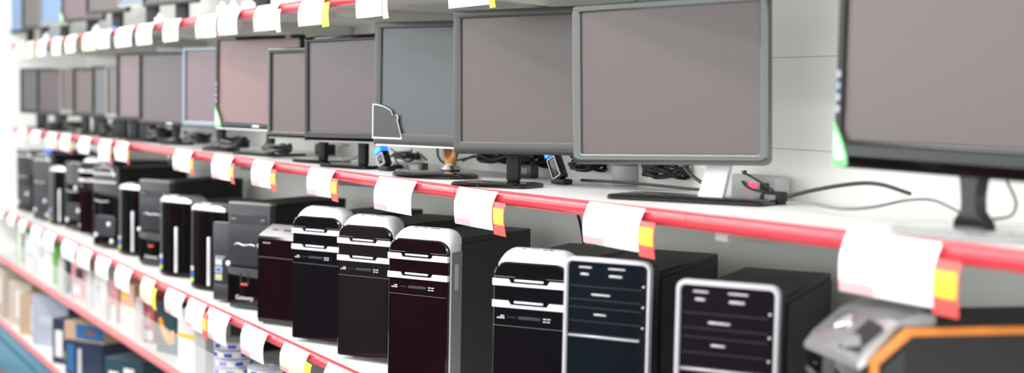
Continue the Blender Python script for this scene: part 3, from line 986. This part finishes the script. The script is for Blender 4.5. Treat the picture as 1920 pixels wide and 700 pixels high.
alarm('alarm stand with a blue lit screen below the matte dark grey monitor', 1052, 345)
alarm('alarm stand with a blue lit screen below the outlined sticker', 724, 320, h=.045)
alarm('small blue lit alarm stand under the wide dark plum monitor', 250, 251, h=.03, tilt=0)


def brick(label, x, y, w, d, h, rz, m='charcoal'):
    t = thing('power_adapter', label, 'power adapter', shelf_pt(x, y), rz, 'power adapters on the monitor shelf')
    MB().box(-w / 2, w / 2, -d / 2, d / 2, 0, h, .003).build('housing', m, t)
    MB().box(-w / 2 - .012, -w / 2 + .002, -.006, .006, h * .3, h * .7, .002).build('strain_relief', 'cable', t)
    MB().box(-w * .3, w * .3, -d / 2 - .0006, -d / 2 + .001, h * .3, h * .75).build('rating_label', 'mid_grey', t)
    return t


brick('grey power adapter beside the oval monitor base', 783, 323, .058, .03, .028, 20, 'grey_plastic')
brick('dark power adapter left of the alarm stand under the grey monitor', 985, 333, .070, .035, .036, 18)
brick('black plug adapter in front of the wall socket box', 1452, 383, .046, .03, .026, 10, 'soft_black')
brick('black power adapter under the glossy plum monitor', 610, 290, .08, .04, .04, 15, 'soft_black')

# wall socket box
P = at_y(1388, 362, 1.95)
t = thing('socket_box', 'grey socket box with red light standing at the back panel', 'socket', (P.x, 1.945, z_mid(P.x) + .0028), 0)
wd = at_y(1470, 362, 1.95).x - P.x
MB().box(0, wd, -.022, .022, 0, .050, .003).build('housing', 'box_grey', t)
MB().box(wd * .42, wd * .58, -.024, -.02, .020, .034, .001, 1).build('switch', 'led_red', t)
MB().box(wd * .68, wd * .88, -.024, -.02, .016, .036, .001, 1).build('outlet', 'soft_black', t)
# grey cylinder behind the clutter
P = shelf_pt(1172, 333)
t = thing('cable_drum', 'grey round tub among cables behind the silver framed monitor', 'tub', P, 0)
MB().lathe([(.001, 0), (.032, 0), (.034, .004), (.034, .050), (.030, .054), (.001, .055)], 0, 0, 28).build('tub', 'box_grey', t)
MB().lathe([(.001, .0552), (.035, .0552), (.036, .058), (.035, .064), (.001, .066)], 0, 0, 28).build('lid', 'mid_grey', t)

cable_px('thick black cable arching along the back panel to the plug adapter', [(1476, 369, 1.790), (1530, 356, 1.830), (1600, 345, 1.870), (1650, 346, 1.870), (1708, 364, 1.890)], .0040)
cable_px('thin grey cable snaking over the shelf to the nearest monitor', [(1476, 381, 1.770), (1520, 382, 1.760), (1580, 392, 1.740), (1640, 388, 1.770), (1700, 376, 1.810), (1750, 376, 1.810), (1800, 398, 1.770), (1822, 402, 1.760)], .0030, m='cable_grey')
cable_px('thin grey cable hooked behind the nearest monitor stand', [(1888, 340, 1.830), (1905, 380, 1.810), (1895, 405, 1.790), (1862, 411, 1.770)], .0026, m='cable_grey')
cable_px('black cable running down from the silver framed monitor to the shelf', [(1268, 290, 1.870), (1290, 322, 1.860), (1318, 344, 1.850), (1345, 354, 1.840)], .0042)
cable_px('black cable looping behind the white slanted leg', [(1398, 320, 1.940), (1392, 338, 1.930), (1404, 352, 1.890), (1436, 362, 1.850)], .0032)
cable_px('black cable curving over the socket box', [(1392, 322, 1.905), (1420, 338, 1.905), (1450, 358, 1.870)], .0026)
cable_px('black cable lying along the shelf behind the grey base plate', [(1090, 338, 1.870), (1150, 341, 1.870), (1210, 346, 1.860), (1290, 354, 1.850), (1350, 358, 1.850)], .0036)
cable_px('black cable hanging between the oval base and the alarm stand', [(820, 276, 1.910), (822, 294, 1.910), (832, 305, 1.900), (852, 302, 1.900), (900, 292, 1.910)], .0036)
cable_px('dark cable rising behind the amber neck', [(730, 296, 1.830), (742, 288, 1.850), (756, 300, 1.830), (770, 302, 1.830), (786, 290, 1.870), (800, 300, 1.850)], .0030)
cable_px('dark cable looping under the outlined sticker', [(726, 318, 1.780), (722, 304, 1.820), (736, 292, 1.860), (745, 306, 1.820), (750, 318, 1.780)], .0030)
cable_px('dark cable leaning up towards the outlined sticker monitor', [(733, 279, 1.830), (748, 290, 1.830), (766, 296, 1.850), (772, 280, 1.870)], .0026)
cable_px('pale grey cable looping under the glossy plum monitor', [(655, 272, 1.870), (640, 275, 1.830), (634, 288, 1.770), (648, 300, 1.750), (668, 296, 1.790), (680, 280, 1.850)], .0024, m='cable_grey')
cable_px('black cable drooping in front of the wall under the amber necked monitor', [(868, 302, 1.905), (892, 292, 1.905), (925, 300, 1.905), (965, 288, 1.905), (1000, 294, 1.905)], .0036)
for i, (x, y, rx, ry, rz_, n, lb) in enumerate([
        (1250, 346, .070, .045, .075, 8, 'tangled black cable coil behind the silver framed monitor'),
        (1105, 331, .060, .040, .080, 9, 'black cable coil beside the grey round tub'),
        (1000, 314, .060, .035, .070, 8, 'black cable coil behind the dark power adapter'),
        (930, 318, .070, .045, .075, 9, 'black cable coil right of the amber neck'),
        (765, 304, .055, .035, .030, 4, 'black cable coil behind the grey power adapter'),
        (520, 268, .070, .040, .045, 6, 'black cable coil under the brown screened monitor'),
        (440, 260, .080, .045, .050, 7, 'black cable coil under the pink screened monitor'),
        (370, 254, .080, .045, .055, 7, 'black cable coil under the mauve screened monitor'),
        (300, 246, .090, .050, .060, 7, 'black cable coil under the wide dark plum monitor'),
        (205, 236, .060, .040, .050, 7, 'black cable coil under the lilac screened monitor'),
        (140, 229, .110, .050, .055, 7, 'black cable coil under the fourth monitor from the far end'),
        (104, 225, .055, .045, .050, 6, 'black cable coil near the far end of the monitor shelf')]):
    cc = shelf_pt(x, y) if i < 5 else at_y(x, y, 1.63 if i < 11 else 1.56)
    cc.z = z_mid(cc.x) + .001
    coil(lb, cc, rx, ry, rz_ * (1 if i < 5 else 1.05), n + (4 if i < 5 else 2), .0044 if i < 5 else .006, seed=11 + i)
# cable hanging down the back panel behind the towers
o = MB().tube([at_y(1083, 400, 1.962), at_y(1089, 425, 1.962), at_y(1094, 455, 1.962), at_y(1098, 500, 1.962)], .004, 8).build('hanging_cable', 'cable')
tag(o, 'black cable hanging down the back panel behind the towers', 'cable')


# ------------------------------------------------------------------ cartons and packs on the two lowest shelves
def carton(label, x, Y, w, d, h, rz, z, m='cardboard', name='carton', labels=(), flap=True, cat='box', group=None, X=None):
    """box whose front lower left corner stands at photo column x on the depth plane Y"""
    if X is None:
        X = at_y(x, 600, Y).x
    t = thing(name, label, cat, (X, Y, z + .0005), rz, group)
    MB().box(0, w, 0, d, 0, h, .002, 1).build('box_body', m, t)
    for (x0, x1, z0, z1, mm) in labels:
        MB().box(x0 * w, x1 * w, -.0008, .001, z0 * h, z1 * h).build('printed_label', mm, t)
    if flap:
        MB().box(w * .47, w * .53, .0, d, h - .0002, h + .0006).build('tape', 'pale_cardboard' if m != 'pale_cardboard' else 'cardboard', t)
    return t


zb, zs2 = Z_BOT, Z_SEC
bg = 'cartons on the lowest shelf'
carton('tan carton at the far end of the lowest shelf, white label', 0, 1.407, .34, .30, .30, 0, zb, 'pale_cardboard', labels=((.3, .75, .3, .8, 'box_white'),), group=bg, X=-9.045)
carton('tan carton second from the far end, tall white label', 16, 1.407, .26, .28, .27, 20, zb, 'pale_cardboard', labels=((.35, .80, .2, .8, 'box_white'),), group=bg)
carton('tan carton with narrow white label next to the blue grey box', 36, 1.407, .27, .30, .24, 20, zb, 'cardboard', labels=((.5, .85, .1, .75, 'box_white'),), group=bg)
bgb = carton('blue grey box with dark side between tan carton and dark pack', 60, 1.407, .26, .26, .285, 36, zb, 'box_bluegrey', labels=((.2, .7, .45, .58, 'pale_sticker'),), flap=False, group=bg)
MB().box(.2600, .2608, .004, .256, .004, .281).build('dark_side', 'box_navy', bgb)['label'] = 'dark navy side of the box'
carton('dark pack with white, pink and lime labels beside the blue grey box', 98, 1.407, .19, .18, .235, 28, zb, 'box_navy', labels=((.12, .42, .15, .75, 'box_white'), (.5, .8, .55, .9, 'box_rose'), (.5, .85, .12, .30, 'lime_sticker')), flap=False, group=bg)
a = carton('dark blue box supporting the tan carton with a blue print', 122, 1.407, .27, .30, .175, 28, zb, 'box_navy', labels=((.05, .25, .1, .9, 'box_blue'), (.35, .45, .05, .8, 'pale_sticker')), flap=False, group=bg)
A = a.location
carton('tan carton with blue printed side lying on the dark blue box', 0, A.y, .29, .26, .095, 28, A.z + .175, 'cardboard', labels=((.30, 1.0, .12, .92, 'box_blue'), (.55, .80, .40, .62, 'orange')), group=bg, X=A.x - .02)
carton('dark teal box with two white labels on the lowest shelf', 196, 1.407, .24, .30, .235, 28, zb, 'box_teal', labels=((.12, .38, .40, .75, 'box_white'), (.52, .80, .15, .85, 'box_white')), flap=False, group=bg)
carton('pale grey carton right of the dark teal box', 262, 1.407, .36, .30, .20, 20, zb, 'box_grey', labels=((.1, .5, .3, .5, 'box_white'),), group=bg)
carton('pale grey carton nearest on the lowest shelf', 345, 1.407, .38, .30, .22, 18, zb, 'box_grey', group=bg)

pg = 'small packs behind the clear guards'
def pack(label, x, w, h, m, labels=(), Y=1.427, rz=20, d=.10, name='product_box'):
    return carton(label, x, Y, w, d, h, rz, zs2, m, name, labels, False, 'box', pg)


pack('slim green pack at the far end behind the clear guard', 31, .06, .20, 'box_green', ((.3, 1, 0, 1, 'box_white'),))
pack('white pack second from the far end behind the clear guard', 46, .16, .20, 'box_white', ((.2, .8, .3, .5, 'box_grey'),))
pack('white pack with grey print beside the bright green box', 70, .16, .21, 'box_white', ((.1, .5, .5, .8, 'pale_sticker'),))
pack('bright green box behind the clear guard', 93, .10, .215, 'box_green', ((.0, .35, .0, 1, 'box_white'),))
pack('dark box right of the bright green one', 113, .09, .20, 'box_teal')
pack('rose coloured pack behind the clear guard', 134, .13, .19, 'box_rose', ((.1, .6, .1, .35, 'box_white'), (.3, .8, .55, .8, 'box_navy')))
pack('white pack between the rose pack and the peach one', 176, .11, .21, 'box_white', ((.2, .6, .2, .6, 'pale_sticker'),))
pack('rose and white pack left of the peach pack', 205, .07, .19, 'box_rose', ((.2, .7, .0, .4, 'box_white'),))
pack('peach coloured pack with cream lower half', 226, .10, .20, 'box_peach', ((.0, 1, .0, .5, 'box_cream'), (.1, .5, .7, .9, 'flap_orange')))
pack('red pack with white curve left of the flame box', 262, .10, .20, 'box_red', ((.1, .75, .35, .62, 'box_rose'), (.1, .9, .05, .25, 'box_white')))
fb = pack('dark teal box with an orange flame swirl', 294, .125, .20, 'box_teal')
MB().prism([(.01, .13), (.03, .145), (.05, .11), (.075, .085), (.115, .10), (.118, .05), (.09, .035), (.06, .045), (.03, .08)], -.0010, .0005).build('flame_print', 'flame', fb)
MB().prism([(.03, .12), (.05, .095), (.08, .07), (.105, .08), (.09, .06), (.06, .065), (.035, .095)], -.0016, -.0005).build('flame_print', 'flap_orange', fb)
pack('white pack with yellow band right of the flame box', 333, .11, .215, 'box_white', ((.0, 1, .50, .58, 'flap_orange'), (.4, .55, .0, .5, 'print_grey')))
pack('plain light grey upright box before the dark gap', 366, .085, .225, 'box_grey', ((.0, .9, .1, .95, 'mid_grey'),) if False else (), rz=8)

def blister(label, x, Y, w, h, m):
    X = at_y(x, 600, Y).x
    t = thing('hanging_pack', label, 'pack', (X, Y, zs2 + .0005), 10, 'clear bags leaning on the guards')
    MB().prism([(0, 0), (w, 0), (w * 1.02, h * .5), (w * .9, h * .8), (w * .55, h), (w * .42, h), (w * .08, h * .8), (-.02 * w, h * .5)], 0, .016, .004).build('bag', 'clear_bag', t)
    MB().box(w * .2, w * .8, .004, .012, h * .12, h * .6, .003).build('content', m, t)
    return t


for i, (x, m, lb) in enumerate([(58, 'box_white', 'clear bag with white content near the far end'), (108, 'box_grey', 'clear bag leaning before the green box'),
                                (160, 'box_grey', 'clear bag in front of the rose pack'), (186, 'box_white', 'clear bag beside the white pack'), (250, 'box_peach', 'clear bag before the red pack')]):
    blister(lb, x, 1.404, .07, .19, m)

# clear guards along the front of the shelf
gx = X_JOINT - BAY * 7.6
n = 0
gl = ['clear acrylic guard at the far end of the pack shelf', 'clear acrylic guard in front of the bright green box', 'clear acrylic guard in front of the peach pack',
      'clear acrylic guard in front of the flame box', 'clear acrylic guard in front of the disc tubs', 'clear acrylic guard nearest along the pack shelf']
while n < 6:
    t = thing('shelf_guard', gl[n], 'guard', (gx, Y_LOW + .018, zs2 + .0005), 0, 'clear acrylic guards')
    MB().box(.004, BAY - .004, 0, .003, 0, .135, .0008, 1).build('panel', 'acrylic', t)
    MB().box(.004, BAY - .004, -.002, .006, 0, .010, .001, 1).build('foot_strip', 'acrylic', t)
    gx += BAY
    n += 1


# stacks of disc tubs
def tub(label, X, Y, z, r=.066, h=.030, mm='box_white', lidm='disc_grey'):
    t = thing('disc_tub', label, 'disc tub', (X, Y, z), random.uniform(0, 40), 'disc tubs in stacks')
    MB().lathe([(.001, 0), (r * .95, 0), (r, .002), (r, h * .75), (r * .99, h * .8)], 0, 0, 40).build('tub_body', mm, t)
    MB().lathe([(.001, h * .8), (r * 1.03, h * .8), (r * 1.03, h * .93), (r * .99, h - .0008), (r * .3, h - .0005), (r * .28, h - .003), (.001, h - .003)], 0, 0, 40).build('lid', lidm, t)
    for k in range(7):
        a = rad(51.4 * k)
        b = MB()
        rr = r + .0006
        q = [a + rad(s) for s in (0, 6, 12, 18, 24)]
        b.loft([[(rr * math.cos(w_), rr * math.sin(w_), h * .18) for w_ in q] + [((rr - .001) * math.cos(w_), (rr - .001) * math.sin(w_), h * .18) for w_ in reversed(q)],
                [(rr * math.cos(w_), rr * math.sin(w_), h * .62) for w_ in q] + [((rr - .001) * math.cos(w_), (rr - .001) * math.sin(w_), h * .62) for w_ in reversed(q)]]).build('printed_band', 'print_blue', t)
    return t


words_ = ['lowest', 'second', 'third', 'fourth', 'fifth', 'topmost']
Xa = at_y(438, 640, 1.475)
Xb = at_y(503, 660, 1.475)
Xc = at_y(585, 700, 1.475)
for nm, X, Y, cnt in (('farther', Xa.x, 1.475, 6), ('nearer', Xb.x, 1.475, 5), ('nearest', Xc.x, 1.475, 4)):
    for k in range(cnt):
        wd_ = 'topmost' if k == cnt - 1 else words_[k]
        tub('round white and blue disc tub, %s of the %s stack' % (wd_, nm), X, Y, zs2 + .0008 + .0302 * k)
pack('black filler for the dark gap behind the disc tubs', 412, .30, .235, 'soft_black', (), 1.72, 4, .15)  # black box added to darken the gap beside the grey box


# ------------------------------------------------------------------ odds and ends on the top shelf and the towers
def small_item(name, label, cat, x, y, Yp, build, z, group=None):
    X = at_y(x, y, Yp).x
    t = thing(name, label, cat, (X, Yp, z), 12, group)
    build(t)
    return t


def blue_alarm(t):
    MB().box(-.03, .03, -.015, .015, 0, .020, .004).build('housing', 'soft_black', t)
    MB().box(-.028, .028, -.017, -.012, .006, .018, .001, 1).build('display', 'lcd_blue', t)


def white_plug(t):
    MB().box(-.025, .025, -.015, .015, 0, .032, .006).build('housing', 'box_white', t)
    MB().lathe([(.010, .031), (.010, .046), (.006, .048)], 0, 0, 16).build('cap', 'white_silver', t)


small_item('alarm_stand', 'wide blue lit alarm stand on the top shelf near a white tag', 'alarm device', 392, 14, 1.55, blue_alarm, Z_TOP + .0005, 'blue lit alarm stands')
small_item('alarm_stand', 'small blue lit alarm stand at the far end of the top shelf', 'alarm device', 110, 66, 1.52, blue_alarm, Z_TOP + .0005, 'blue lit alarm stands')
small_item('alarm_stand', 'blue lit alarm stand below the green stickered monitor, top shelf', 'alarm device', 218, 46, 1.525, blue_alarm, Z_TOP + .0005, 'blue lit alarm stands')
for i, (x, lb) in enumerate(((418, 'white plug block beside the wide blue lit alarm stand'), (438, 'white plug block second from the wide blue lit alarm stand'), (466, 'white plug block third from the wide blue lit alarm stand'),
                             (300, 'white plug block on the top shelf above the ninth tag'), (88, 'white plug block near the far end of the top shelf'), (182, 'white plug block behind the pale yellow tag'))):
    small_item('plug_block', lb, 'plug', x, 30, 1.525 + .012 * (i % 2), white_plug, Z_TOP + .0005, 'white plug blocks on the top shelf')


# clear sheet standing on the short tower
q = on_low(485, 607)
cs, sn = math.cos(rad(30)), math.sin(rad(30))
t = thing('sign_holder', 'clear plastic sign holder standing on the short grey topped tower', 'sign holder', (q.x + cs * .125 - sn * .13, q.y + sn * .125 + cs * .13, Z_LOW + .2968), 30)
MB().prism_x([(0, 0), (.03, 0), (.03, .002), (.003, .002), (.012, .06), (.010, .06)], -.03, .04).build('sheet', 'clear_sheet', t)
# tiny blue light on the far tower
P = on_low(63, 413)
t = thing('usb_light', 'small blue light on top of the far silver barred tower', 'light', (P.x + .10, P.y + .06, Z_LOW + .3755), 16)
MB().box(-.02, .02, -.015, .015, 0, .012, .003).build('housing', 'soft_black', t)
MB().lathe([(.014, .012), (.014, .020), (.009, .028), (.002, .031)], 0, 0, 20).build('bulb', 'led_blue', t)


# ------------------------------------------------------------------ light
def area(name, loc, sx, sy, power, rot=(0, 0, 0), col=(1, 1, 1)):
    l = bpy.data.lights.new(name, 'AREA')
    l.shape = 'RECTANGLE'
    l.size, l.size_y = sx, sy
    l.energy = power
    l.color = col
    o = bpy.data.objects.new(name, l)
    COL.objects.link(o)
    o.location = loc
    o.rotation_euler = rot
    return o


for k in range(8):
    x = -11.0 + 2.0 * k
    for Yl in (-.15, -1.2):
        area('ceiling_light', (x, Yl, 3.45), 1.5, .35, 26)
wd = bpy.data.worlds.new('store_air')
S.world = wd
wd.use_nodes = True
bgd = wd.node_tree.nodes['Background']
bgd.inputs[0].default_value = (.96, 1.0, .98, 1)
bgd.inputs[1].default_value = 2.4

S.view_settings.view_transform = 'Standard'
S.view_settings.look = 'None'
S.view_settings.gamma = 1
S.view_settings.use_curve_mapping = False
S.view_settings.exposure = 0.40
